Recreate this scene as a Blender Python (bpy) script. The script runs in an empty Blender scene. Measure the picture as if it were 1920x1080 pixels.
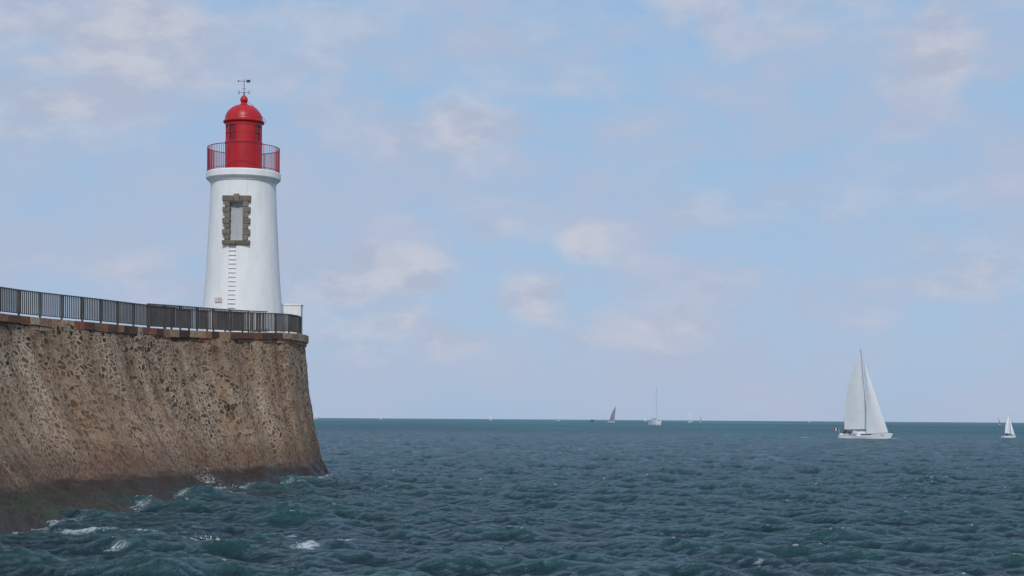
import bpy, bmesh, math, random
import numpy as np
from mathutils import Vector, Matrix, noise
random.seed(7); rng=np.random.default_rng(11)
scn=bpy.context.scene
scn.view_settings.view_transform='Standard'; scn.view_settings.look='None'; scn.view_settings.exposure=0
COL=scn.collection
H=3.4
# ---------------------------------------------------------------- camera
cam=bpy.data.cameras.new("camera"); camo=bpy.data.objects.new("camera",cam); COL.objects.link(camo)
cam.sensor_width=36; cam.lens=56.25; cam.shift_y=0.128; cam.clip_start=0.5; cam.clip_end=80000
camo.location=(0,0,H)
camo.matrix_world=Matrix.Translation((0,0,H))@Matrix.Rotation(math.radians(90),4,'X')@Matrix.Rotation(math.radians(0.39),4,'Z')
scn.camera=camo
# ---------------------------------------------------------------- node helpers
class NT:
    def __init__(s,tree): s.t=tree; s.n=tree.nodes; s.l=tree.links
    def new(s,typ,**k):
        n=s.n.new(typ)
        for a,b in k.items(): setattr(n,a,b)
        return n
    def setin(s,sock,v):
        if isinstance(v,bpy.types.NodeSocket): s.l.new(v,sock)
        elif v is not None: sock.default_value=v
    def math(s,op,a,b=None,c=None,clamp=False):
        n=s.new('ShaderNodeMath',operation=op,use_clamp=clamp)
        s.setin(n.inputs[0],a); s.setin(n.inputs[1],b); s.setin(n.inputs[2],c)
        return n.outputs[0]
    def vmath(s,op,a,b=None,out=0):
        n=s.new('ShaderNodeVectorMath',operation=op)
        s.setin(n.inputs[0],a); s.setin(n.inputs[1],b)
        return n.outputs[out]
    def mix(s,f,a,b,blend='MIX'):
        n=s.new('ShaderNodeMix',data_type='RGBA',blend_type=blend,clamp_factor=True)
        s.setin(n.inputs[0],f)
        for k,v in ((6,a),(7,b)):
            if isinstance(v,tuple) and len(v)==3: v=v+(1,)
            s.setin(n.inputs[k],v)
        return n.outputs[2]
    def noise(s,vec,scale,detail=4,rough=.5,dist=0,out='Fac'):
        n=s.new('ShaderNodeTexNoise'); s.setin(n.inputs['Vector'],vec)
        n.inputs['Scale'].default_value=scale; n.inputs['Detail'].default_value=detail
        n.inputs['Roughness'].default_value=rough; n.inputs['Distortion'].default_value=dist
        return n.outputs[out]
    def step(s,v,a,b,lo=0.,hi=1.):
        n=s.new('ShaderNodeMapRange',interpolation_type='SMOOTHSTEP')
        s.setin(n.inputs[0],v)
        for i,x in enumerate((a,b,lo,hi)): n.inputs[i+1].default_value=x
        return n.outputs[0]
    def ramp(s,f,stops):
        n=s.new('ShaderNodeValToRGB'); s.setin(n.inputs[0],f)
        e=n.color_ramp.elements
        while len(e)<len(stops): e.new(.5)
        for i,(p,c) in enumerate(stops): e[i].position=p; e[i].color=tuple(c)+(1,)
        return n.outputs[0]
    def scale(s,vec,x,y,z):
        return s.vmath('MULTIPLY',vec,(x,y,z))
    def bump(s,h,strength,dist,normal=None):
        n=s.new('ShaderNodeBump'); s.setin(n.inputs['Height'],h); s.setin(n.inputs['Strength'],strength)
        n.inputs['Distance'].default_value=dist
        if normal: s.l.new(normal,n.inputs['Normal'])
        return n.outputs[0]
def material(name,build=None,color=None,rough=.6,metal=0,var=.12,nscale=2.0,spec=.5):
    m=bpy.data.materials.new(name); m.use_nodes=True
    nt=NT(m.node_tree); p=nt.n['Principled BSDF']
    p.inputs['Roughness'].default_value=rough; p.inputs['Metallic'].default_value=metal
    p.inputs['Specular IOR Level'].default_value=spec
    if build: build(nt,p)
    else:
        co=nt.new('ShaderNodeTexCoord').outputs['Object']
        f=nt.noise(co,nscale,5,.6)
        c0=tuple(x*(1-var) for x in color); c1=tuple(min(1,x*(1+var)) for x in color)
        nt.l.new(nt.ramp(f,[(.3,c0),(.7,c1)]),p.inputs['Base Color'])
    return m
# ---------------------------------------------------------------- mesh helpers
class MB:
    def __init__(s): s.v=[]; s.f=[]; s.c=[]; s.mi=[]
    def box(s,c,ax,ay,az,col=(1,1,1),mi=0):
        c=Vector(c);ax=Vector(ax);ay=Vector(ay);az=Vector(az); b=len(s.v)
        for i in (-1,1):
            for j in (-1,1):
                for k in (-1,1): s.v.append(tuple(c+ax*i+ay*j+az*k)); s.c.append(col)
        for q in ((0,1,3,2),(4,6,7,5),(0,4,5,1),(2,3,7,6),(0,2,6,4),(1,5,7,3)):
            s.f.append([b+i for i in q]); s.mi.append(mi)
    def abox(s,x0,x1,y0,y1,z0,z1,col=(1,1,1),mi=0):
        s.box(((x0+x1)/2,(y0+y1)/2,(z0+z1)/2),((x1-x0)/2,0,0),(0,(y1-y0)/2,0),(0,0,(z1-z0)/2),col,mi)
    def tube(s,a,b,r0,r1=None,n=8,col=(1,1,1),mi=0,cap=True):
        if r1 is None: r1=r0
        a=Vector(a);b=Vector(b); d=(b-a).normalized(); u=d.orthogonal().normalized(); w=d.cross(u); o=len(s.v)
        for p,r in ((a,r0),(b,r1)):
            for i in range(n):
                t=2*math.pi*i/n; s.v.append(tuple(p+u*math.cos(t)*r+w*math.sin(t)*r)); s.c.append(col)
        for i in range(n):
            j=(i+1)%n; s.f.append([o+i,o+j,o+n+j,o+n+i]); s.mi.append(mi)
        if cap:
            s.f.append([o+i for i in range(n)][::-1]); s.mi.append(mi)
            s.f.append([o+n+i for i in range(n)]); s.mi.append(mi)
    def lathe(s,prof,cx=0,cy=0,n=64,mi=0,col=(1,1,1)):
        o=len(s.v)
        for r,z in prof:
            for i in range(n):
                t=2*math.pi*i/n; s.v.append((cx+r*math.cos(t),cy+r*math.sin(t),z)); s.c.append(col)
        for k in range(len(prof)-1):
            for i in range(n):
                j=(i+1)%n; s.f.append([o+k*n+i,o+k*n+j,o+(k+1)*n+j,o+(k+1)*n+i]); s.mi.append(mi)
        s.f.append([o+i for i in range(n)][::-1]); s.mi.append(mi)
        m=o+(len(prof)-1)*n; s.f.append([m+i for i in range(n)]); s.mi.append(mi)
    def grid(s,P,col=(1,1,1),mi=0):
        o=len(s.v); R=len(P); C=len(P[0])
        for r in P:
            for p in r: s.v.append(tuple(p)); s.c.append(col)
        for i in range(R-1):
            for j in range(C-1):
                s.f.append([o+i*C+j,o+i*C+j+1,o+(i+1)*C+j+1,o+(i+1)*C+j]); s.mi.append(mi)
    def obj(s,name,mats,parent=None,smooth=False,bevel=0,recalc=False,angle=35):
        me=bpy.data.meshes.new(name); me.from_pydata(s.v,[],s.f)
        for m in (mats if isinstance(mats,(list,tuple)) else [mats]): me.materials.append(m)
        me.polygons.foreach_set('material_index',s.mi)
        at=me.color_attributes.new('tint','FLOAT_COLOR','POINT')
        at.data.foreach_set('color',np.array([tuple(c)+(1,) for c in s.c],dtype=np.float32).ravel())
        if recalc:
            bm=bmesh.new(); bm.from_mesh(me); bmesh.ops.recalc_face_normals(bm,faces=bm.faces); bm.to_mesh(me); bm.free()
        o=bpy.data.objects.new(name,me); COL.objects.link(o)
        if parent: o.parent=parent
        if smooth:
            me.polygons.foreach_set('use_smooth',[True]*len(me.polygons))
            me.set_sharp_from_angle(angle=math.radians(angle))
        if bevel:
            b=o.modifiers.new('bevel','BEVEL'); b.width=bevel; b.segments=2; b.limit_method='ANGLE'
        return o
def empty(name,loc=(0,0,0)):
    e=bpy.data.objects.new(name,None); e.location=loc; COL.objects.link(e); return e
# ---------------------------------------------------------------- light
sx,sy=0.03,-0.98; el=math.radians(41); n_=math.hypot(sx,sy); sx/=n_; sy/=n_
S=Vector((sx*math.cos(el),sy*math.cos(el),math.sin(el)))
sun=bpy.data.lights.new("sun",'SUN'); sun.energy=2.1; sun.angle=math.radians(3.0); sun.color=(1,.955,.90)
suno=bpy.data.objects.new("sun",sun); COL.objects.link(suno); suno.rotation_euler=S.to_track_quat('Z','Y').to_euler(); suno.location=(0,-20,60)
# ---------------------------------------------------------------- world / sky
w=bpy.data.worlds.new("World"); scn.world=w; w.use_nodes=True
nt=NT(w.node_tree); bg=nt.n['Background']; bg.inputs['Strength'].default_value=0.1
sky=nt.new('ShaderNodeTexSky',sky_type='NISHITA'); sky.sun_disc=False
sky.sun_elevation=el; sky.sun_rotation=math.atan2(sx,sy); sky.altitude=0; sky.air_density=1; sky.dust_density=.6; sky.ozone_density=1.5
d=nt.new('ShaderNodeTexCoord').outputs['Generated']
sp=nt.new('ShaderNodeSeparateXYZ'); nt.l.new(d,sp.inputs[0])
wn=nt.noise(nt.scale(d,1,1,1.6),9,5,.6,0,'Color')
warp=nt.vmath('MULTIPLY',nt.vmath('SUBTRACT',wn,(.5,.5,.5)),(.12,0,.06))
dw=nt.vmath('ADD',d,warp)
blobs=[(130,30,350,150,.95),(30,200,150,110,.95),(330,140,380,110,.7),(620,80,150,70,.45),(870,240,270,75,.85),(1130,150,340,90,.45),
(1400,20,520,90,.75),(1710,90,110,140,.95),(650,545,140,60,1.1),(780,510,140,60,1.1),(1000,565,100,75,1.0),(1140,460,110,48,1.1),
(1400,360,320,80,.55),(280,530,260,80,.65),(720,610,330,90,.75),(1850,490,230,90,.65),(560,230,160,70,.45),(1200,600,380,90,.45),(1600,650,380,90,.3),(900,420,300,70,.45),(1700,300,240,80,.45),(1400,520,260,70,.45)]
mask=None
for (px,py,rx,ry,st) in blobs:
    a=(px-960)/3000; b=(786-py)/3000; L=math.sqrt(1+a*a+b*b)
    q=nt.vmath('MULTIPLY',nt.vmath('SUBTRACT',dw,(a/L,1/L,b/L)),(3000/rx,1.5,3000/ry))
    l=nt.vmath('LENGTH',q,out=1)
    m_=nt.math('MULTIPLY',nt.step(l,1.4,0.0),st)
    mask=m_ if mask is None else nt.math('MAXIMUM',mask,m_)
cn=nt.noise(nt.scale(d,1,1,1.8),15,9,.56,.2)
cn2=nt.noise(nt.scale(d,1,1,2.8),5.5,7,.55,.5)
wisp=nt.math('MULTIPLY',nt.step(cn2,.30,.55),nt.step(cn,.2,.62),)
body=nt.step(nt.math('ADD',cn,nt.math('MULTIPLY',mask,.50)),.54,1.04)
haze=nt.ramp(sp.outputs[2],[(0.0,(3.5,4.85,6.8)),(.08,(3.5,5.0,7.15)),(.22,(3.1,5.05,7.45)),(.5,(2.2,4.0,7.0))])
base=nt.mix(.9,sky.outputs[0],haze)
c1=nt.mix(nt.math('MULTIPLY',wisp,.85),base,(4.3,4.95,6.45))
shade=nt.noise(nt.scale(d,1,1,2.2),20,7,.6)
ccol=nt.mix(nt.step(shade,.38,.62),(4.25,4.8,6.1),(5.6,5.8,6.65))
c2=nt.mix(nt.math('MULTIPLY',body,.9),c1,ccol)
nt.l.new(c2,bg.inputs['Color'])
# ---------------------------------------------------------------- jetty plan (used by sea foam too)
ST=[ # top xyz, mid xy, base xy
((-18.0,-15,7.55),(-14.5,-15),(-12.5,-15)),((-18.3,14,7.6),(-15,14),(-12.8,14)),
((-19.5,38,7.65),(-16.4,37.5),(-13.9,35)),((-21,54,7.65),(-17.6,53.3),(-14.8,45.5)),((-21.7,67.5,7.66),(-18.3,65.5),(-14.3,57)),
((-19.3,75,7.7),(-15.9,72.5),(-14.0,66)),((-17.2,82,7.8),(-14.5,79),(-13.5,74)),((-14.3,88,8.0),(-12.3,84.8),(-11.6,81.5)),
((-12.7,91.3,8.15),(-11.35,89),(-10.8,88)),((-12.25,93.6,8.17),(-11.25,93.2),(-10.9,93.6)),((-12.8,97,8.17),(-11.9,97.6),(-11.5,98.4)),
((-15,99.8,8.17),(-14.6,101.2),(-14.4,102)),((-18.6,99.5,8.15),(-19.2,101),(-19.5,102)),((-21.8,95,8.1),(-23.5,96),(-24.5,96.5)),((-24.5,85,7.9),(-26.5,85.5),(-28,86)),
((-28.3,70,7.7),(-31,70),(-32,70)),((-28,50,7.65),(-31,50),(-32,50)),((-26,14,7.6),(-29,14),(-30,14)),((-25.5,-15,7.55),(-28.5,-15),(-29.5,-15))]
A=np.array([[*t,*m,*b] for t,m,b in ST],float)
def cat(A,per):
    out=[]
    P=np.vstack([2*A[0]-A[1],A,2*A[-1]-A[-2]])
    for i in range(1,len(P)-2):
        seg=np.linalg.norm(P[i+1][:2]-P[i][:2]); n=max(2,int(seg*per))
        for j in range(n):
            t=j/n; a,b,c,d_=P[i-1],P[i],P[i+1],P[i+2]
            l0=np.linalg.norm(b[:2]-a[:2]); l1=seg; l2=np.linalg.norm(d_[:2]-c[:2])
            m1=(c-b)/2*1.0+(b-a)*(l1/l0)/2; m2=(c-b)/2+(d_-c)*(l1/l2)/2
            t2,t3=t*t,t*t*t
            out.append((2*t3-3*t2+1)*b+(t3-2*t2+t)*m1+(-2*t3+3*t2)*c+(t3-t2)*m2)
    out.append(P[-2]); return np.array(out)
fine=cat(A,5.0)
# ---------------------------------------------------------------- sea
def rows():
    ys=[-120,-60,-20,0,8,14,20,25]; y=27.
    while y<1500:
        ys.append(y); y+=max(.10,.28e-4*y*y)
    while y<30000: ys.append(y); y*=1.12
    ys+= [40000,60000]
    return np.array(ys)
Y0=rows(); dY=np.gradient(Y0)
s_in=np.linspace(-.36,.36,880)
s=np.concatenate([-np.array([9,6,4,2.5,1.7,1.2,.9,.7,.55,.46,.41]),s_in,np.array([.41,.46,.55,.7,.9,1.2,1.7,2.5,4,6,9])])
YY,SS=np.meshgrid(Y0,s,indexing='ij'); XX=SS*np.maximum(YY,30)
Z=np.zeros_like(XX); DX=np.zeros_like(XX); DYd=np.zeros_like(XX); J=np.zeros_like(XX)
N=140; lam=np.exp(rng.uniform(math.log(.35),math.log(7.0),N)); main=math.radians(235)
for L in lam:
    th=main+rng.normal(0,.6); k=2*math.pi/L; a=.042/k
    if L>4.: a*=.8
    cx,cy=math.cos(th),math.sin(th); ph=rng.uniform(0,6.28)
    wgt=np.clip((L/np.maximum(dY,.01)-.8)/.8,0,1)
    r=np.nonzero((wgt>0)&(Y0>0))[0]
    if len(r)==0: continue
    r0,r1=r[0],r[-1]+1
    A_=a*wgt[r0:r1,None]; P=k*(cx*XX[r0:r1]+cy*YY[r0:r1])+ph
    sn=np.sin(P); cs=np.cos(P)
    Z[r0:r1]+=A_*cs; DX[r0:r1]-=A_*cx*sn*1.05; DYd[r0:r1]-=A_*cy*sn*1.05; J[r0:r1]+=A_*k*cs
edge=np.clip((.6-np.abs(SS))/.15,0,1)
Z*=edge; DX*=edge; DYd*=edge; J*=edge
def gauss(x,y,rx,ry,ang=0):
    c,s_=math.cos(ang),math.sin(ang); u=(XX-x)*c+(YY-y)*s_; v=-(XX-x)*s_+(YY-y)*c
    return np.exp(-((u/rx)**2+(v/ry)**2))
Z+=.4*gauss(-13.7,73,1.4,.7,.35)+.2*gauss(-13.2,66,1.2,2.,-.2)+.2*gauss(-10.6,83,1.5,.9,.3)
thr=np.percentile(J[(YY>30)&(YY<80)],99.6)
foam=np.clip((J-thr)/.2,0,1)*np.clip((160-YY)/80,0,1)*.75
m_=(fine[:,6]>30)&(fine[:,6]<94)&(fine[:,5]>-16); o_=np.argsort(fine[m_,6]); by=fine[m_,6][o_]; bx=fine[m_,5][o_]
xb=np.interp(Y0,by,bx)[:,None]; inr=((Y0>30)&(Y0<96))[:,None]
mod=.5+.5*np.sin(YY*.9+1.3*np.sin(YY*.37))*np.sin(YY*2.3+XX)
foam=np.maximum(foam,inr*np.exp(-((XX-xb-.10)/.5)**2)*(.25+.42*mod))
for (x,y,rx,ry,st) in [(-8.55,44.6,.5,.75,.95),(-8.2,43.6,.45,.5,.55),(-5.4,42.2,.4,.6,.85),(-4.5,43.2,.4,.3,.6),(-12.3,46.3,1.3,.6,.7),(-10.9,46.8,1.1,.35,.55),(-11.4,37.8,.7,.6,.75),
    (-10.3,41,.4,.3,.65),(-6.9,38,.4,.4,.5),(-9.2,48,.3,.4,.6),(-6.6,47.4,.2,.5,.45),(5.9,39,.15,.2,.6),(-14.0,73.4,.8,.8,.95),(-12.6,72.8,.8,.4,.5),(-12.6,62,.5,1.2,.45),(-11.1,83,1.6,.5,.45),(-10.4,88,.4,1.5,.5),
    (-2.5,46,.3,.35,.45),(57.5,322,5,3,.6),(66.5,319,2.0,3,.9),(75,317,2.2,3,.8),(70.5,317,5,2,.6),(106,1085,4,30,.5)]:
    foam=np.maximum(foam,st*gauss(x,y,rx,ry))
verts=np.stack([XX+DX,YY+DYd,Z],-1).reshape(-1,3).astype(np.float32)
R,C=XX.shape
idx=np.arange(R*C).reshape(R,C)
F=np.stack([idx[:-1,:-1],idx[:-1,1:],idx[1:,1:],idx[1:,:-1]],-1).reshape(-1,4)
me=bpy.data.meshes.new("sea"); me.vertices.add(R*C); me.vertices.foreach_set('co',verts.ravel())
me.loops.add(F.size); me.loops.foreach_set('vertex_index',F.ravel().astype(np.int32))
me.polygons.add(len(F)); me.polygons.foreach_set('loop_start',np.arange(0,F.size,4,dtype=np.int32)); me.polygons.foreach_set('loop_total',np.full(len(F),4,dtype=np.int32))
me.update(calc_edges=True); me.polygons.foreach_set('use_smooth',np.ones(len(F),dtype=bool))
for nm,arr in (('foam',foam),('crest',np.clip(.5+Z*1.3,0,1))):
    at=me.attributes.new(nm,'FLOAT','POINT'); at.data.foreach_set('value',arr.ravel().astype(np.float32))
sea=bpy.data.objects.new("sea",me); COL.objects.link(sea)
def sea_b(nt,p):
    pos=nt.new('ShaderNodeNewGeometry').outputs['Position']
    sp=nt.new('ShaderNodeSeparateXYZ'); nt.l.new(pos,sp.inputs[0])
    fo=nt.new('ShaderNodeAttribute',attribute_name='foam').outputs['Fac']
    cr=nt.new('ShaderNodeAttribute',attribute_name='crest').outputs['Fac']
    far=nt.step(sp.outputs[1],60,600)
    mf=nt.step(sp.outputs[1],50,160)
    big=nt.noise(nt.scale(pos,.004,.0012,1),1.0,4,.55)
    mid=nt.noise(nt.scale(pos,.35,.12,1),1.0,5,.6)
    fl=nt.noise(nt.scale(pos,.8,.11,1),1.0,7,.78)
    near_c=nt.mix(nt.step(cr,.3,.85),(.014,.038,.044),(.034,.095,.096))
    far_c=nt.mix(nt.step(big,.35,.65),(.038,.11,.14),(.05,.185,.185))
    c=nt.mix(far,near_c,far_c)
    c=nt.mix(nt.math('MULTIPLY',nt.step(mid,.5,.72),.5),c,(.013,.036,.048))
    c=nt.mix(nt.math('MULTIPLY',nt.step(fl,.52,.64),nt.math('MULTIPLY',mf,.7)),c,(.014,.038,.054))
    c=nt.mix(nt.math('MULTIPLY',nt.step(fl,.48,.34),nt.math('MULTIPLY',mf,.6)),c,(.11,.22,.25))  # lighter flecks: sky glints on wave crests, painted into the base colour
    fn=nt.noise(nt.scale(pos,1,.7,1),7.0,8,.72,1.2)
    rid=nt.math('SUBTRACT',1.0,nt.math('MULTIPLY',nt.math('ABSOLUTE',nt.math('SUBTRACT',nt.noise(pos,3.2,5,.65,.8),.5)),9.0),clamp=True)
    fm=nt.step(nt.math('ADD',nt.math('MULTIPLY',fo,.60),nt.math('MULTIPLY_ADD',fn,.85,nt.math('MULTIPLY',rid,.24))),.74,1.10)
    fm=nt.math('MULTIPLY',fm,nt.step(fo,.02,.3))
    r1=nt.noise(nt.scale(pos,1,.8,1),2.8,6,.70,.4)
    r2=nt.noise(nt.scale(pos,.6,.35,1),1.0,5,.65)
    b=nt.bump(r1,1.0,.32); b=nt.bump(r2,nt.math('MULTIPLY_ADD',far,.7,.3),1.8,b)
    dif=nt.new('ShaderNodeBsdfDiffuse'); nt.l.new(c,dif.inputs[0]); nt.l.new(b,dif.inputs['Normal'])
    gl=nt.new('ShaderNodeBsdfGlossy'); gl.inputs[0].default_value=(.9,.96,1,1); nt.l.new(b,gl.inputs['Normal'])
    nt.l.new(nt.math('MULTIPLY_ADD',far,.18,.09),gl.inputs['Roughness'])
    fr=nt.new('ShaderNodeFresnel'); fr.inputs[0].default_value=1.33; nt.l.new(b,fr.inputs['Normal'])
    mx=nt.new('ShaderNodeMixShader'); nt.l.new(nt.math('MULTIPLY',fr.outputs[0],nt.math('MULTIPLY_ADD',far,-.5,1.0)),mx.inputs[0]); nt.l.new(dif.outputs[0],mx.inputs[1]); nt.l.new(gl.outputs[0],mx.inputs[2])
    wd=nt.new('ShaderNodeBsdfDiffuse'); wd.inputs[0].default_value=(.55,.62,.62,1)
    m2=nt.new('ShaderNodeMixShader'); nt.l.new(nt.math('MULTIPLY',fm,.75),m2.inputs[0]); nt.l.new(mx.outputs[0],m2.inputs[1]); nt.l.new(wd.outputs[0],m2.inputs[2])
    nt.l.new(m2.outputs[0],nt.n['Material Output'].inputs[0])
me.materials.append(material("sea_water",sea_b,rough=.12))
mb=MB(); rs=random.Random(5)
for (x,y,z,sx_,sz_,n) in ((-14.2,74.2,.45,.3,.45,260),(-13.6,74.0,.25,.6,.15,80),(-8.5,44.5,.10,.25,.08,30),(-5.4,42.1,.10,.2,.10,25)):
    for i in range(n):
        c=Vector((x+rs.gauss(0,sx_),y+rs.gauss(0,sx_*.6),z+abs(rs.gauss(0,sz_))*rs.random()-.1)); r=rs.uniform(.006,.018)
        o=len(mb.v)
        for q in ((1,0,-.5),(-.6,.9,-.5),(-.5,-.9,-.4),(0,0,1)): mb.v.append((c.x+q[0]*r,c.y+q[1]*r,c.z+q[2]*r*1.4)); mb.c.append((1,1,1))
        for q in ((0,2,1),(0,1,3),(1,2,3),(2,0,3)): mb.f.append([o+k for k in q]); mb.mi.append(0)
mb.obj("sea_spray",material("spray_foam",color=(.65,.70,.70),rough=.8))
# ---------------------------------------------------------------- jetty
arc=np.concatenate([[0],np.cumsum(np.linalg.norm(np.diff(fine[:,3:5],axis=0),axis=1))])
NV=84
vs=[];uv=[]
for i,st in enumerate(fine):
    T=st[:3]; M=st[3:5]; B=st[5:7]
    tl=arc[i]
    for j in range(NV+1):
        q=j/NV
        if q<=.7:
            t=q/.7; f=.22*t+.78*t**2.0; x=T[0]+(M[0]-T[0])*f; y=T[1]+(M[1]-T[1])*f; z=T[2]+(.9-T[2])*t; ex=0
        else:
            t=(q-.7)/.3*1.5; x=M[0]+(B[0]-M[0])*t; y=M[1]+(B[1]-M[1])*t; z=.9-.9*t; ex=t*2
        uv.append((tl,8-z+ex)); vs.append([x,y,z])
vs=np.array(vs).reshape(len(fine),NV+1,3)
du=np.gradient(vs,axis=0); dv=np.gradient(vs,axis=1); nr=np.cross(du,dv); nr/=np.linalg.norm(nr,axis=2,keepdims=True)+1e-9
if (nr[60,20]@np.array([1,-.3,0]))<0: nr=-nr
for i in range(len(fine)):
    for j in range(NV+1):
        x,y,z=vs[i,j]; u=arc[i]
        rib=noise.noise(Vector((u*.5+z*.06,z*.06,3)))*.22+noise.noise(Vector((u*1.4+z*.1,z*.12,7)))*.06
        lump=noise.fractal(Vector((x*1.3,y*1.3,z*1.3)),.8,2,4)*.06
        low=min(1,max(0,1.25-z)/.5)*noise.fractal(Vector((x*1.1,y*.8,z*1.1+9)),.8,2,4)*.15
        k=min(1,(8.3-z)/.8)
        vs[i,j]+=nr[i,j]*(rib+lump+low)*max(.0,k)
me=bpy.data.meshes.new("masonry_face"); fcs=[]
for i in range(len(fine)-1):
    for j in range(NV):
        a=i*(NV+1)+j; fcs.append((a,a+1,a+NV+2,a+NV+1))
me.from_pydata(vs.reshape(-1,3).tolist(),[],fcs)
ul=me.uv_layers.new(name='wall'); uva=np.array(uv,np.float32); li=np.empty(len(me.loops),np.int32); me.loops.foreach_get('vertex_index',li)
ul.data.foreach_set('uv',uva[li].ravel()); me.polygons.foreach_set('use_smooth',[True]*len(me.polygons))
def wall_b(nt,p):
    uvn=nt.new('ShaderNodeUVMap',uv_map='wall').outputs[0]
    pos=nt.new('ShaderNodeNewGeometry').outputs['Position']
    sp=nt.new('ShaderNodeSeparateXYZ'); nt.l.new(pos,sp.inputs[0])
    wn=nt.noise(uvn,1.8,3,.55,0,'Color')
    uw=nt.vmath('ADD',nt.scale(uvn,.75,.95,1),nt.vmath('MULTIPLY',nt.vmath('SUBTRACT',wn,(.5,.5,.5)),(.6,.6,0)))
    def vor(sc):
        v=nt.new('ShaderNodeTexVoronoi',feature='DISTANCE_TO_EDGE',voronoi_dimensions='2D'); nt.l.new(uw,v.inputs['Vector']); v.inputs['Scale'].default_value=sc
        v2=nt.new('ShaderNodeTexVoronoi',feature='F1',voronoi_dimensions='2D'); nt.l.new(uw,v2.inputs['Vector']); v2.inputs['Scale'].default_value=sc
        return v.outputs['Distance'],v2.outputs['Color']
    edge,colr=vor(4.5)
    rc=nt.new('ShaderNodeSeparateColor'); nt.l.new(colr,rc.inputs[0])
    stone=nt.ramp(rc.outputs[0],[(0,(.024,.018,.014)),(.26,(.065,.043,.029)),(.5,(.16,.105,.067)),(.75,(.235,.16,.105)),(1,(.32,.25,.18))])
    streak=nt.noise(nt.scale(uvn,.75,.10,1),1.0,6,.62,.3)
    streak2=nt.noise(nt.scale(uvn,.45,.12,1),1.0,6,.65,.6)
    e2=nt.math('DIVIDE',edge,nt.step(streak2,.3,.7,.11,.30))
    mort=nt.step(e2,1.15,.40)
    mcol=nt.mix(nt.step(streak,.35,.65),(.32,.225,.15),(.52,.425,.315))
    mamt=nt.step(nt.noise(nt.scale(uvn,.5,.35,1),1.3,5,.6,.4),.3,.60,.50,.95)
    c=nt.mix(nt.math('MULTIPLY',mort,mamt),stone,mcol)
    ren=nt.step(nt.noise(nt.scale(uvn,.8,.2,1),1.3,8,.70,.6),.50,.66)
    c=nt.mix(nt.math('MULTIPLY',ren,.55),c,nt.mix(streak,(.25,.175,.115),(.50,.41,.31)))
    g=nt.noise(uvn,7,7,.75); c=nt.mix(.9,c,nt.ramp(g,[(.28,(.55,.53,.51)),(.7,(1.35,1.3,1.24))]),'MULTIPLY')
    red=nt.noise(nt.scale(uvn,.12,.3,1),1.0,4,.6); c=nt.mix(nt.math('MULTIPLY',nt.step(red,.40,.62),.38),c,(.26,.148,.087))
    dk=nt.step(nt.noise(nt.scale(uvn,1.1,.10,1),1.0,6,.68,.3),.52,.70); c=nt.mix(nt.math('MULTIPLY',dk,.48),c,(.085,.060,.043))
    wob=nt.math('MULTIPLY',nt.math('SUBTRACT',nt.noise(pos,.8,6,.65),.5),1.1)
    z=nt.math('ADD',sp.outputs[2],wob)
    c=nt.mix(nt.math('MULTIPLY',nt.step(z,2.7,1.1),.68),c,nt.mix(g,(.055,.030,.019),(.165,.092,.058)))
    c=nt.mix(nt.math('MULTIPLY',nt.step(z,1.05,.6),.93),c,nt.mix(g,(.010,.009,.007),(.05,.040,.027)))
    mo=nt.math('MULTIPLY',nt.step(nt.noise(nt.scale(pos,1.1,.5,.4),1.0,7,.7),.46,.58),nt.math('MULTIPLY',nt.step(z,.75,.55),nt.step(z,-.05,.2)))
    yb=nt.math('MULTIPLY',nt.step(sp.outputs[1],49,53),nt.step(sp.outputs[1],64,60))
    c=nt.mix(nt.math('MULTIPLY',nt.math('MULTIPLY',mo,yb),.85),c,nt.mix(g,(.014,.026,.005),(.05,.095,.014)))
    nt.l.new(c,p.inputs['Base Color'])
    nt.l.new(nt.step(z,.3,1.6,.4,.9),p.inputs['Roughness'])
    hgt=nt.math('ADD',nt.math('MULTIPLY',mort,.35),nt.math('MULTIPLY',g,.85))
    hgt=nt.math('ADD',hgt,nt.math('MULTIPLY',rc.outputs[1],.4))
    nt.l.new(nt.bump(hgt,.75,.08),p.inputs['Normal'])
me.materials.append(material("rubble_masonry",wall_b,rough=.9,spec=.2))
jet=empty("stone_jetty")
o=bpy.data.objects.new("masonry_face",me); COL.objects.link(o); o.parent=jet
deck=cat(A,1.0); bm=bmesh.new()
f=bm.faces.new([bm.verts.new((p[0],p[1],p[2]-.02)) for p in deck]); bmesh.ops.triangulate(bm,faces=[f])
bmesh.ops.recalc_face_normals(bm,faces=bm.faces)
me=bpy.data.meshes.new("deck"); bm.to_mesh(me); bm.free()
me.materials.append(material("deck_concrete",color=(.3,.28,.25),rough=.9)); o=bpy.data.objects.new("deck",me); COL.objects.link(o); o.parent=jet
def tint_b(nt,p):
    a=nt.new('ShaderNodeAttribute',attribute_name='tint').outputs['Color']
    co=nt.new('ShaderNodeTexCoord').outputs['Object']; g=nt.noise(co,5,7,.7)
    nt.l.new(nt.mix(.9,a,nt.ramp(g,[(.28,(.4,.4,.4)),(.72,(1.3,1.25,1.2))]),'MULTIPLY'),p.inputs['Base Color'])
    nt.l.new(nt.bump(g,.7,.05),p.inputs['Normal'])
m_cop=material("coping_stone",tint_b,rough=.85)
top=cat(A,12.0)[:,:3]; ta=np.concatenate([[0],np.cumsum(np.linalg.norm(np.diff(top,axis=0),axis=1))])
def at(sv):
    p=np.array([np.interp(sv,ta,top[:,k]) for k in range(3)]); q=np.array([np.interp(sv+.05,ta,top[:,k]) for k in range(3)])-np.array([np.interp(sv-.05,ta,top[:,k]) for k in range(3)])
    t=Vector(q).normalized(); n=Vector((t.y,-t.x,0)).normalized(); return Vector(p),t,n
def s_of(x,y):
    i=np.argmin((top[:,0]-x)**2+(top[:,1]-y)**2); return ta[i]
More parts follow.
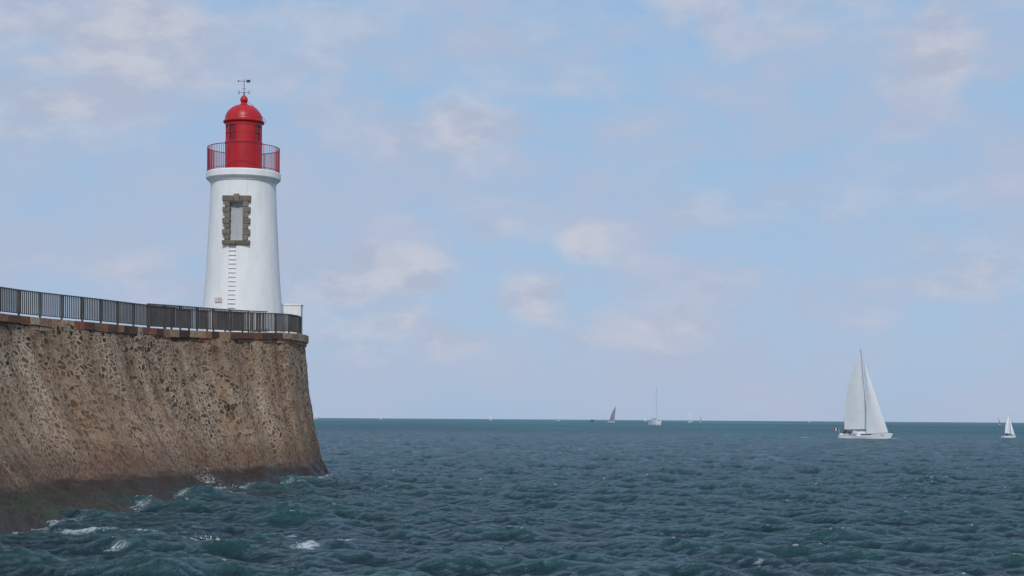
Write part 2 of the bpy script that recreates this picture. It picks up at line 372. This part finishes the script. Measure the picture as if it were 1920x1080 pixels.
pal=[(.27,.11,.055),(.13,.07,.045),(.34,.20,.12),(.44,.33,.22),(.07,.045,.035),(.30,.15,.085),(.22,.15,.10)]
mb=MB(); sv=0; sE=s_of(-13.2,90); sF=s_of(-15,99.8)
while sv<ta[-1]-1:
    L=random.uniform(.45,1.0); p,t,n=at(sv+L/2)
    corner=sE<sv<sF
    hh=.19+random.uniform(-.02,.03); ww=.38+random.uniform(-.03,.06); col=random.choice(pal); k=random.uniform(.75,1.2); col=tuple(c*k for c in col)
    if corner: col=(.36*k,.25*k,.16*k)
    mb.box(p-n*(ww-.14 if not corner else ww-.2)-Vector((0,0,hh-.06)),t*(L/2-.012),n*ww,Vector((0,0,hh)),col)
    if corner:
        mb.box(p-n*.28-Vector((0,0,.44)),t*(L/2-.008),n*.36,Vector((0,0,.115)),(.3*k,.2*k,.13*k))
    elif random.random()<.75:
        mb.box(p-n*.33-Vector((0,0,.36+random.uniform(0,.1))),t*(L/2-.02),n*(.40+random.uniform(-.03,.04)),Vector((0,0,.10)),tuple(c*.85 for c in random.choice(pal)))
    sv+=L
mb.obj("coping",m_cop,jet,bevel=.02)
# ---------------------------------------------------------------- railing
m_rail=material("galvanised_weathered_steel",color=(.085,.078,.070),rough=.6,metal=.2,nscale=1.2,var=.3)
def railing(name,fn,s0,s1,off,h=1.17,base=.05,panel=1.55):
    mb=MB(); up=Vector((0,0,1)); sv=s0
    while sv<s1:
        p0,t,n=fn(sv); p1,_,_=fn(min(sv+panel,s1)); a=p0-n*off; b=p1-n*off
        dd=(b-a); L=dd.length
        if L<.2: break
        dh=dd.normalized(); nn=Vector((dh.y,-dh.x,0)).normalized()
        mb.box(a+up*(h/2+base/2),dh*.025,nn*.045,up*(h/2+base/2))
        mb.box((a+b)/2+up*(h+base-.02),dh*(L/2-.001),nn*.038,up*.024)
        mb.box((a+b)/2+up*(base+.14),dh*(L/2-.03),nn*.02,up*.018)
        k=int(L/.13)
        for i in range(1,k):
            c=a+dd*(i/k); mb.box(c+up*(base+.14+(h-.18)/2),dh*.012,nn*.028,up*((h-.18)/2))
        sv+=panel
    return mb.obj(name,m_rail)
s_lh=s_of(-17.2,82.2)
railing("metal_railing",at,1,s_lh,.22)
railing("metal_railing",at,s_lh-.3,s_of(-14,99.5),.24,h=1.13)
ip=[(-18.7,82.0,7.85),(-17.6,85.0,7.95),(-16.3,88.0,8.02),(-15.2,90.2,8.08),(-14.0,91.3,8.1)]
ipa=np.array(ip); ia=np.concatenate([[0],np.cumsum(np.linalg.norm(np.diff(ipa,axis=0),axis=1))])
def at2(sv):
    p=Vector([float(np.interp(sv,ia,ipa[:,k])) for k in range(3)]); q=Vector([float(np.interp(sv+.05,ia,ipa[:,k])) for k in range(3)])
    t=(q-p).normalized() if (q-p).length>1e-6 else Vector((0,1,0)); return p,t,Vector((t.y,-t.x,0))
railing("metal_railing",at2,0,ia[-1],0,h=1.3)
# ---------------------------------------------------------------- lighthouse
CX,CY=-15.87,94.0
lh=empty("lighthouse",(CX,CY,0))
def white_b(nt,p):
    co=nt.new('ShaderNodeTexCoord').outputs['Object']
    g=nt.noise(nt.scale(co,1,1,.35),1.6,6,.6); g2=nt.noise(co,6,5,.6)
    c=nt.ramp(g,[(.25,(.70,.70,.68)),(.65,(.80,.80,.78))])
    st=nt.noise(nt.scale(co,5,5,.25),1.0,5,.6)
    c=nt.mix(nt.math('MULTIPLY',nt.step(st,.53,.8),.36),c,(.48,.46,.40))
    nt.l.new(c,p.inputs['Base Color']); nt.l.new(nt.bump(g2,.35,.03),p.inputs['Normal'])
m_white=material("white_render",white_b,rough=.75)
RZ=[(7.9,2.46),(9.6,2.33),(11.0,2.21),(12.2,2.13),(13.5,2.06),(15.5,1.96),(17.3,1.89)]
def Rz(z): return float(np.interp(z,[a for a,b in RZ],[b for a,b in RZ]))
prof=[(Rz(z),z) for z in np.linspace(7.9,17.25,40)]
prof+=[(1.89,17.38),(1.96,17.42),(1.98,17.5),(2.06,17.53),(2.14,17.6),(2.17,17.64),(2.17,17.96),(2.14,18.0),(2.10,18.03)]
mb=MB(); mb.lathe(prof,n=96); tower=mb.obj("tower",m_white,lh,smooth=True,angle=30)
WX=-.06
def cutter(name,x0,x1,z0,z1,depth):
    b=MB(); P=[]
    for z in (z0,z1):
        yi=-(math.sqrt(Rz(z)**2-((x0+x1)/2)**2)-depth)
        P+=[(x0,-3.2,z),(x1,-3.2,z),(x1,yi,z),(x0,yi,z)]
    b.v=P; b.c=[(1,1,1)]*8; b.f=[[0,3,2,1],[4,5,6,7],[0,1,5,4],[1,2,6,5],[2,3,7,6],[3,0,4,7]]; b.mi=[0]*6
    o=b.obj(name,m_white,recalc=True); o.location=(CX,CY,0); return o
cut=[cutter("cw",WX-.37,WX+.37,13.78,16.08,.42),cutter("cs",WX-.42,WX+.02,8.3,13.6,.13)]
bpy.context.view_layer.update()
for c in cut:
    md=tower.modifiers.new('cut','BOOLEAN'); md.object=c; md.operation='DIFFERENCE'; md.solver='EXACT'
dg=bpy.context.evaluated_depsgraph_get(); nm=bpy.data.meshes.new_from_object(tower.evaluated_get(dg))
tower.modifiers.clear(); tower.data=nm
for c in cut: bpy.data.objects.remove(c)
mb=MB(); z=8.5
while z<13.5:
    yo=-math.sqrt(Rz(z)**2-.04); mb.abox(WX-.415,WX+.015,yo+.06,yo+.125,z,z+.028); z+=.26
mb.obj("ladder_rungs",material("grey_paint",color=(.64,.64,.63)),lh)
mb=MB(); yb=-(Rz(15)-.36); mb.abox(WX-.365,WX+.365,yb,yb+.1,13.79,16.07)
mb.abox(WX-.03,WX-.0,yb-.015,yb,13.79,16.07)
mb.obj("shutter",material("shutter_paint",color=(.42,.43,.45)),lh)
m_st=material("granite_surround",tint_b,rough=.85); mb=MB()
def sbox(x0,x1,z0,z1,pro=.09):
    k=random.uniform(.75,1.2); zc=(z0+z1)/2; r=Rz(zc); xm=max(abs(x0),abs(x1)); yi=-math.sqrt(max(.1,r*r-xm*xm))+.12
    mb.abox(x0,x1,-(r+pro)+.02*random.random()+ .0,yi,z0,z1,(.20*k,.175*k,.135*k))
nq=7; zz=np.linspace(13.78,16.08,nq+1)
for i in range(nq):
    e=.30 if i%2==0 else .42
    sbox(WX-.38-e,WX-.37,zz[i]+.008,zz[i+1]-.008); e=.30 if i%2==0 else .42
    sbox(WX+.37,WX+.38+e,zz[i]+.008,zz[i+1]-.008)
sbox(WX-.82,WX-.17,16.085,16.42); sbox(WX-.16,WX+.16,16.085,16.52,.13); sbox(WX+.17,WX+.82,16.085,16.42)
sbox(WX-.80,WX-.01,13.53,13.775,.12); sbox(WX+.0,WX+.80,13.53,13.775,.12)
mb.obj("window_surround",m_st,lh,bevel=.025)
mb=MB(); a=math.radians(-90-27); r=Rz(10.2)+.03; c=Vector((r*math.cos(a),r*math.sin(a),10.27)); n=Vector((math.cos(a),math.sin(a),0)); t=Vector((-n.y,n.x,0)); u=Vector((0,0,1))
mb.box(c,t*.24,n*.012,u*.14,(.8,.76,.76))
for q in (-1,1):
    mb.box(c+n*.016+u*.128*q,t*.24,n*.004,u*.008,(.6,.22,.24)); mb.box(c+n*.016+t*.231*q,t*.008,n*.0045,u*.119,(.6,.22,.24))
for q in range(3): mb.box(c+n*.016+u*(.06-.06*q),t*(.15-.03*(q%2)),n*.003,u*.008,(.55,.32,.34))
mb.obj("notice_plate",material("notice_paint",tint_b,rough=.5),lh)
def red_b(nt,p):
    co=nt.new('ShaderNodeTexCoord').outputs['Object']; g=nt.noise(nt.scale(co,1,1,.4),2.5,5,.6)
    nt.l.new(nt.ramp(g,[(.3,(.38,.006,.010)),(.7,(.52,.010,.014))]),p.inputs['Base Color'])
m_red=material("red_paint",red_b,rough=.42); m_glass=material("red_lantern_glass",color=(.20,.008,.010),rough=.2)
mb=MB(); mb.lathe([(1.09,18.03),(1.09,18.12),(1.06,18.14),(1.06,19.62),(1.10,19.64),(1.10,19.74),(1.04,19.76)],n=48)
for i in range(12):
    t=math.radians(-90+15+30*i); n=Vector((math.cos(t),math.sin(t),0)); tt=Vector((-n.y,n.x,0))
    mb.box(n*1.06+Vector((0,0,18.88)),tt*.022,n*.02,Vector((0,0,.74)))
mb.obj("lantern_base",m_red,lh,smooth=True)
mb=MB(); mb.lathe([(.99,19.7),(.99,20.78)],n=48); mb.obj("lantern_glazing",m_glass,lh,smooth=True)
mb=MB()
for i in range(12):
    t=math.radians(-90+15+30*i); n=Vector((math.cos(t),math.sin(t),0)); tt=Vector((-n.y,n.x,0))
    mb.box(n*1.02+Vector((0,0,20.24)),tt*.03,n*.035,Vector((0,0,.52)))
mb.lathe([(1.0,20.62),(1.06,20.62),(1.06,20.78),(1.0,20.78)],n=48); mb.lathe([(1.0,20.2),(1.035,20.2),(1.035,20.235),(1.0,20.235)],n=48)
for i in (0,1,):
    t0=math.radians(-90+15-30+30*i)
    P=[[(1.025*math.cos(t0+math.radians(30)*k/6),1.025*math.sin(t0+math.radians(30)*k/6),z) for k in range(7)] for z in (19.74,20.64)]; mb.grid(P)
mb.obj("lantern_frame",m_red,lh)
pr=[(1.0,20.79),(1.17,20.80),(1.20,20.84),(1.20,20.90),(1.12,20.93),(1.09,20.97)]
for k in range(1,15):
    q=k/15*1.30; pr.append((1.09*math.cos(q),20.97+.86*math.sin(q)))
pr+=[(.24,21.84),(.2,21.88),(.17,21.93),(.19,21.95),(.12,21.97)]
for k in range(9):
    q=-math.pi/2+.5+k/8*(math.pi-.7); pr.append((.225*math.cos(q),22.10+.225*math.sin(q)))
pr+=[(.05,22.33),(.035,22.5),(.0,22.52)]
mb=MB(); mb.lathe(pr,n=48)
for i in range(12):
    t=math.radians(30*i+15)
    for k in range(9):
        q0,q1=k/10*1.3,(k+1)/10*1.3
        mb.tube((1.09*math.cos(q0)*math.cos(t),1.09*math.cos(q0)*math.sin(t),20.97+.86*math.sin(q0)),(1.09*math.cos(q1)*math.cos(t),1.09*math.cos(q1)*math.sin(t),20.97+.86*math.sin(q1)),.018,n=5,cap=False)
mb.obj("dome",m_red,lh,smooth=True)
m_blk=material("black_iron",color=(.02,.02,.022),rough=.5); mb=MB()
mb.tube((0,0,22.3),(0,0,23.3),.018,n=6); mb.tube((-.3,-.05,22.5),(.3,.05,22.5),.012,n=5); mb.tube((.05,-.3,22.5),(-.05,.3,22.5),.012,n=5)
for x in (-.3,.3): 
    mb.abox(x-.012,x+.012,-.01,.01,22.43,22.58); mb.abox(x-.05,x+.05,-.011,.009,22.57,22.59); mb.abox(x-.05,x+.05,-.011,.009,22.42,22.44)
mb.tube((-.33,0,23.18),(.36,0,23.18),.014,n=5); mb.abox(.14,.36,-.008,.008,23.10,23.26); mb.box((-.33,0,23.18),(.03,0,.03),(0,.008,0),(-.03,0,.03)); mb.tube((-.12,0,22.72),(.12,0,22.72),.012,n=5)
mb.obj("weather_vane",m_blk,lh)
mb=MB(); pts=[(.2,-.1,22.0),(.55,-.15,21.75),(.95,-.15,21.3),(1.28,-.15,20.95),(1.30,-.15,20.8)]
for a_,b_ in zip(pts,pts[1:]): mb.tube(a_,b_,.012,n=5)
mb.obj("cable_and_stay",m_blk,lh)
m_red2=material("dark_red_rail_paint",color=(.30,.02,.03),rough=.5); mb=MB(); Rr=2.09
for i in range(92):
    t=2*math.pi*i/92; mb.tube((Rr*math.cos(t),Rr*math.sin(t),18.02),(Rr*math.cos(t),Rr*math.sin(t),19.38),.013 if i%8 else .024,n=5)
for z,rr in ((19.4,.022),(18.14,.016)):
    for i in range(72):
        t0,t1=2*math.pi*i/72,2*math.pi*(i+1)/72
        mb.tube((Rr*math.cos(t0),Rr*math.sin(t0),z),(Rr*math.cos(t1),Rr*math.sin(t1),z),rr,n=6,cap=False)
mb.obj("gallery_railing",m_red2,lh)
for ch in lh.children:
    for v in ch.data.vertices: v.co.z=float(np.interp(v.co.z,[7.9,18.03,20.82,22.52,23.4],[7.8,17.74,20.68,22.5,23.36]))
mb=MB(); mb.abox(-14.05,-12.72,96.0,96.9,8.0,10.12); mb.abox(-14.08,-12.68,95.96,96.94,10.12,10.22); mb.obj("white_parapet_block",m_white,bevel=.02)
# ---------------------------------------------------------------- boats
m_hull=material("gelcoat_white",color=(.80,.80,.78),rough=.3,var=.03)
def sail_b(nt,p):
    co=nt.new('ShaderNodeTexCoord').outputs['Object']; sp=nt.new('ShaderNodeSeparateXYZ'); nt.l.new(co,sp.inputs[0])
    seam=nt.step(nt.math('ABSOLUTE',nt.math('SUBTRACT',nt.math('FRACT',nt.math('MULTIPLY',nt.math('ADD',sp.outputs[2],nt.math('MULTIPLY',sp.outputs[0],.25)),.55)),.5)),.47,.5)
    col=nt.mix(nt.math('MULTIPLY',seam,.3),nt.ramp(nt.noise(co,.5,3),[(.3,(.80,.80,.79)),(.7,(.86,.86,.84))]),(.5,.5,.5)); nt.l.new(col,p.inputs['Base Color'])
    tr=nt.new('ShaderNodeBsdfTranslucent'); tr.inputs[0].default_value=(.85,.85,.83,1); mx=nt.new('ShaderNodeMixShader'); mx.inputs[0].default_value=.15
    out=nt.n['Material Output']; nt.l.new(p.outputs[0],mx.inputs[1]); nt.l.new(tr.outputs[0],mx.inputs[2]); nt.l.new(mx.outputs[0],out.inputs[0])
m_sail=material("sailcloth",sail_b,rough=.7)
m_sailg=material("grey_sailcloth",color=(.22,.23,.25),rough=.7); m_dark=material("dark_fitting",color=(.03,.03,.035),rough=.4)
m_alu=material("mast_aluminium",color=(.45,.46,.47),rough=.4,metal=.6); m_navy=material("navy_canvas",color=(.03,.05,.10),rough=.8)
m_tint=material("painted_cloth",tint_b,rough=.7)
def hull(mb,L,B,F,D=.5,mi=0,n=22):
    P=[]
    for i in range(n+1):
        t=i/n; x=-L/2+L*t
        b=B/2*(1-max(0,(t-.42)/.58)**2.1)*(.80+.20*min(1,t/.42)); f=F*(1+.28*t*t)
        dk=D*math.sin(math.pi*min(1,max(0,(t*.9+.08))))
        row=[]
        for k in range(13):
            a=-1+2*k/12; s_=1 if a>=0 else -1; q=abs(a)
            if q>.5: u=(q-.5)/.5; yy=s_*b*(.86+.14*u); zz=f*u
            else: u=q/.5; yy=s_*b*.86*math.sin(u*math.pi/2); zz=-dk*math.cos(u*math.pi/2)
            xo=(.06*L*(zz/f) if t>.9 and zz>0 else 0)*((t-.9)/.1 if t>.9 else 0)
            row.append((x+xo,yy,zz))
        P.append(row)
    mb.grid(P,mi=mi)
    mb.grid([[(r[0][0],r[0][1]*.98,r[0][2]-.03),(r[0][0],0,r[0][2]+.03),(r[-1][0],r[-1][1]*.98,r[-1][2]-.03)] for r in P],mi=mi)
    o=len(mb.v); 
    for p in P[0]: mb.v.append((p[0]-.001,p[1],p[2])); mb.c.append((1,1,1))
    mb.f.append([o+i for i in range(13)]); mb.mi.append(mi)
def tri_sail(tack,head,clew,belly,side,roach=0,n=12):
    P=[]; T=Vector(tack);Hd=Vector(head);Cw=Vector(clew)
    for i in range(n+1):
        v=i/n; a=T.lerp(Hd,v); b=Cw.lerp(Hd,v)
        b=b+(b-a).normalized()*roach*math.sin(math.pi*v) if (b-a).length>1e-3 else b
        P.append([tuple(a.lerp(b,j/8)+Vector(side)*belly*math.sin(math.pi*(j/8)**.8)*math.sin(math.pi*min(1,v*.85+.15))) for j in range(9)])
    return P
def person(name,loc,jac,rotz=0):
    e=empty(name,loc); e.rotation_euler=(0,0,rotz)
    J=[((0,0,.45),.14),((0,0,.75),.15),((0,0,1.0),.13),((0,0,1.1),.06),((.02,0,1.24),.10),((.02,0,1.32),.085),
       ((0,.2,.98),.06),((.12,.26,.75),.05),((.33,.2,.68),.04),((0,-.2,.98),.06),((.12,-.26,.75),.05),((.33,-.2,.68),.04),
       ((.1,.1,.45),.09),((.48,.12,.48),.07),((.5,.12,.08),.05),((.62,.12,.03),.045),((.1,-.1,.45),.09),((.48,-.12,.48),.07),((.5,-.12,.08),.05),((.62,-.12,.03),.045)]
    E=[(0,1),(1,2),(2,3),(3,4),(4,5),(2,6),(6,7),(7,8),(2,9),(9,10),(10,11),(0,12),(12,13),(13,14),(14,15),(0,16),(16,17),(17,18),(18,19)]
    me=bpy.data.meshes.new("body"); me.from_pydata([j[0] for j in J],E,[]); o=bpy.data.objects.new("body",me); COL.objects.link(o); o.parent=e
    md=o.modifiers.new('skin','SKIN')
    if not me.skin_vertices: 
        bm=bmesh.new(); bm.from_mesh(me); bm.verts.layers.skin.verify(); bm.to_mesh(me); bm.free()
    for i,(p,r) in enumerate(J): me.skin_vertices[0].data[i].radius=(r,r)
    me.skin_vertices[0].data[0].use_root=True
    o.modifiers.new('sub','SUBSURF').levels=1
    def b(nt,p):
        co=nt.new('ShaderNodeTexCoord').outputs['Object']; sp=nt.new('ShaderNodeSeparateXYZ'); nt.l.new(co,sp.inputs[0]); z=sp.outputs[2]
        c=nt.mix(nt.math('GREATER_THAN',z,.5),(.04,.045,.07),jac); c=nt.mix(nt.math('GREATER_THAN',z,1.07),c,(.45,.28,.2)); c=nt.mix(nt.math('GREATER_THAN',z,1.30),c,(.06,.04,.03))
        nt.l.new(c,p.inputs['Base Color'])
    me.materials.append(material("clothes",b,rough=.8)); return e
def yacht(name,loc,yaw,heel,L=12,mast=17.5,sails=True,sailm=None,F=1.05,flag=True,furl=False,boom=4.6):
    e=empty(name,loc); e.rotation_mode='XYZ'
    e.matrix_world=Matrix.Translation(loc)@Matrix.Rotation(yaw,4,'Z')@Matrix.Rotation(heel,4,'X')
    k=L/12; B=3.7*k
    mb=MB(); hull(mb,L,B,F*k,.6*k); mb.obj("hull",m_hull,e,smooth=True,recalc=False)
    mb=MB(); z0=F*k
    P=[]
    for i in range(9):
        t=i/8; x=(-1.6+4.6*t)*k; w_=(1.25-.45*t)*k; h_=(.62-.40*t*t)*k
        P.append([(x,-w_,z0),(x,-w_*.85,z0+h_),(x,0,z0+h_*1.12),(x,w_*.85,z0+h_),(x,w_,z0)])
    mb.grid(P); o=len(mb.v); mb.v+=P[0]; mb.c+=[(1,1,1)]*5; mb.f.append([o,o+1,o+2,o+3,o+4]); mb.mi.append(0)
    mb.obj("cabin",m_hull,e,smooth=True)
    mb=MB()
    for s_ in (-1,1):
        mb.box((.6*k,s_*1.06*k,z0+.30*k),(1.3*k,s_*-.12*k,0),(0,.02,0),(0,-s_*.03,.09*k))
        mb.tube((-L/2,s_*B*.36,z0+.03),(L*.40,s_*B*.22,z0+.1),.04,n=5)
    mb.obj("windows_and_toerail",m_dark,e)
    mb=MB(); mx=.8*k; mb.tube((mx,0,z0),(mx-.35*k,0,mast),.10*k,.06*k,n=8)
    bz=z0+1.2*k; mb.tube((mx,0,bz),(mx-boom*k,-.75*k,bz+.1),.07*k,n=6)
    for z_ in (.40,.70): mb.tube((mx-.12,-.9*k,z0+mast*z_*.95),(mx-.12,.9*k,z0+mast*z_*.95),.03,n=5)
    mb.obj("mast_and_boom",m_alu,e)
    mb=MB(); r=.012 if L<13 else .02
    top_=(mx-.35*k,0,mast-.1)
    for q in ((L/2-.1,0,F*k*1.28),(-L/2,0,F*k),): mb.tube(top_,q,r,n=4)
    for s_ in (-1,1):
        mb.tube((mx-.3*k,0,mast*.97),(mx-.12,s_*.9*k,z0+mast*.665),r,n=4); mb.tube((mx-.12,s_*.9*k,z0+mast*.665),(mx-.3*k,s_*1.6*k,z0),r,n=4)
        for t in np.linspace(-.48,.46,9):
            b_=B/2*(1-max(0,(t+.5-.42)/.58)**2.1)*.95; mb.tube((t*L,s_*b_,z0*.98),(t*L,s_*b_,z0+.6*k),.014,n=4)
        for zz_ in (.32,.6): mb.tube((-L*.48,s_*B*.40,z0+zz_*k),(L*.18,s_*B*.44,z0+zz_*k),.008,n=4); mb.tube((L*.18,s_*B*.44,z0+zz_*k),(L*.5,0,z0*1.2+zz_*k),.008,n=4)
    mb.obj("rigging",m_alu,e)
    if sails:
        sm=sailm or m_sail; mb=MB()
        mb.grid(tri_sail((mx-.1,0,bz+.15),(mx-.45*k,0,mast-.3),(mx-(boom-.1)*k,-.9*k,bz+.2),.45*k,(0,-1,0),1.2*k)); mb.obj("mainsail",sm,e,smooth=True)
        mb=MB(); mb.grid(tri_sail((L/2-.3,0,F*k*1.28+.2),(mx+.2*k,0,mast*.90),(mx+.1*k,-1.35*k,z0+.5*k),.55*k,(0,-1,0),-.15*k)); mb.obj("jib",sm,e,smooth=True)
    if furl:
        mb=MB(); mb.tube((mx-.15,0,bz+.2),(mx-4.3*k,-.7*k,bz+.25),.2*k,.13*k,n=8); mb.obj("furled_mainsail",m_navy,e,smooth=True)
        mb=MB(); mb.tube((L/2-.2,0,F*k*1.3),(mx-.1*k,0,mast*.9),.07*k,n=6); mb.obj("furled_jib",m_sail,e,smooth=True)
    if flag:
        mb2=MB(); mb2.tube((-L/2+.1,0,z0),(-L/2-.3,0,z0+1.5),.02,n=5)
        for i,c in enumerate(((.01,.03,.25),(.8,.8,.8),(.6,.01,.02))):
            mb2.grid([[(-L/2-.3-(i*.28+j*.28/3),.08*math.sin((i*3+j)*.9),z0+1.45-.6*v-.1*(i+j/3)) for j in range(4)] for v in (0,.5,1)],col=c)
        mb2.obj("ensign",m_tint,e)
    return e
yaw=math.radians(-30)
sb=yacht("sailboat",(70.4,319,-.05),yaw,math.radians(14),L=10.2,mast=18.3,boom=5.4)
mb=MB(); mb.tube((-3.7,0,.9),(-3.7,0,1.7),.05,n=6)
for i in range(16):
    a0,a1=2*math.pi*i/16,2*math.pi*(i+1)/16; mb.tube((-3.6,.45*math.cos(a0),1.7+.45*math.sin(a0)),(-3.6,.45*math.cos(a1),1.7+.45*math.sin(a1)),.025,n=5,cap=False)
mb.obj("helm",m_dark,sb)
mb=MB(); mb.grid([[(-1.1-1.1*j/4,y*1.1,.95+(.55+.35*math.sin(j/4*1.5))*math.cos(y*1.25)) for y in np.linspace(-1,1,9)] for j in range(5)]); mb.obj("sprayhood",material("sprayhood_canvas",color=(.45,.45,.45),rough=.8),sb,smooth=True)
def onboat(lx,ly,lz): return sb.matrix_world@Vector((lx,ly,lz))
for (lx,ly,c) in ((-4.2,.5,(.55,.03,.03)),(-2.9,-.8,(.05,.07,.12)),(-2.6,.8,(.5,.08,.05))):
    pw=onboat(lx,ly,.7); person("sailor",pw,c,yaw+(math.pi/2 if ly<0 else -math.pi/2))
yacht("sailboat",(97.5,1085,0),math.radians(-68),0,L=15,mast=26,sails=False,furl=True,F=1.9,flag=False)
yacht("sailboat",(136.5,2200,-1.2),math.radians(-60),math.radians(-17),L=15,mast=25,sailm=m_sailg,flag=False)
def dinghy(name,loc,yaw,heel,h=5.,L=3.6,sm=None):
    e=empty(name,loc); e.matrix_world=Matrix.Translation(loc)@Matrix.Rotation(yaw,4,'Z')@Matrix.Rotation(heel,4,'X')
    mb=MB(); hull(mb,L,L*.32,L*.10,L*.05); mb.obj("hull",m_hull,e,smooth=True)
    mb=MB(); mb.tube((L*.15,0,L*.1),(L*.12,0,h),L*.012,n=6); mb.tube((L*.15,0,L*.25),(-L*.4,-.1*L,L*.25),L*.01,n=6); mb.obj("mast_and_boom",m_alu,e)
    mb=MB(); mb.grid(tri_sail((L*.14,0,L*.26),(L*.12,0,h*.98),(-L*.38,-L*.1,L*.27),L*.05,(0,-1,0),L*.1)); mb.obj("mainsail",sm or m_sail,e,smooth=True)
    mb=MB(); mb.grid(tri_sail((L*.5,0,L*.14),(L*.14,0,h*.85),(L*.1,-L*.12,L*.2),L*.05,(0,-1,0))); mb.obj("jib",sm or m_sail,e,smooth=True)
    return e
dinghy("sailing_dinghy",(110.9,357,-.02),math.radians(25),math.radians(-6),h=5.1,L=3.7)
person("sailor",(110.3,356.6,-.15),(.03,.03,.04),math.radians(120))
def fr(px,Y): return (px-960)/3000*Y
for (px,Y,h,L,sm,yw) in ((1048,3300,17,11,m_sail,60),(1295,2700,19,12,m_sail,50),(1314,2900,14,9,m_sailg,75),(920,4500,15,10,m_sail,40),(714,4800,13,9,m_sail,50),(592,3600,18,12,m_sail,50),(1518,4200,16,9,m_sail,50),(1874,2400,12,7,m_sailg,75),(1210,5000,9,9,m_sail,30)):
    dinghy("distant_sailboat",(fr(px,Y),Y,0),math.radians(yw),math.radians(-8),h=h,L=L,sm=sm)
e=empty("motor_boat",(fr(1110,3000),3000,0)); mb=MB(); hull(mb,8,2.8,1.4,.3); mb.obj("hull",m_navy,e,smooth=True)
mb=MB(); mb.abox(-1.2,1.2,-.9,.9,1.4,3.4); mb.abox(-1.5,1.5,-1.05,1.05,3.4,3.55); mb.tube((-.5,0,3.5),(-.5,0,5),.08); mb.obj("wheelhouse",m_navy,e)
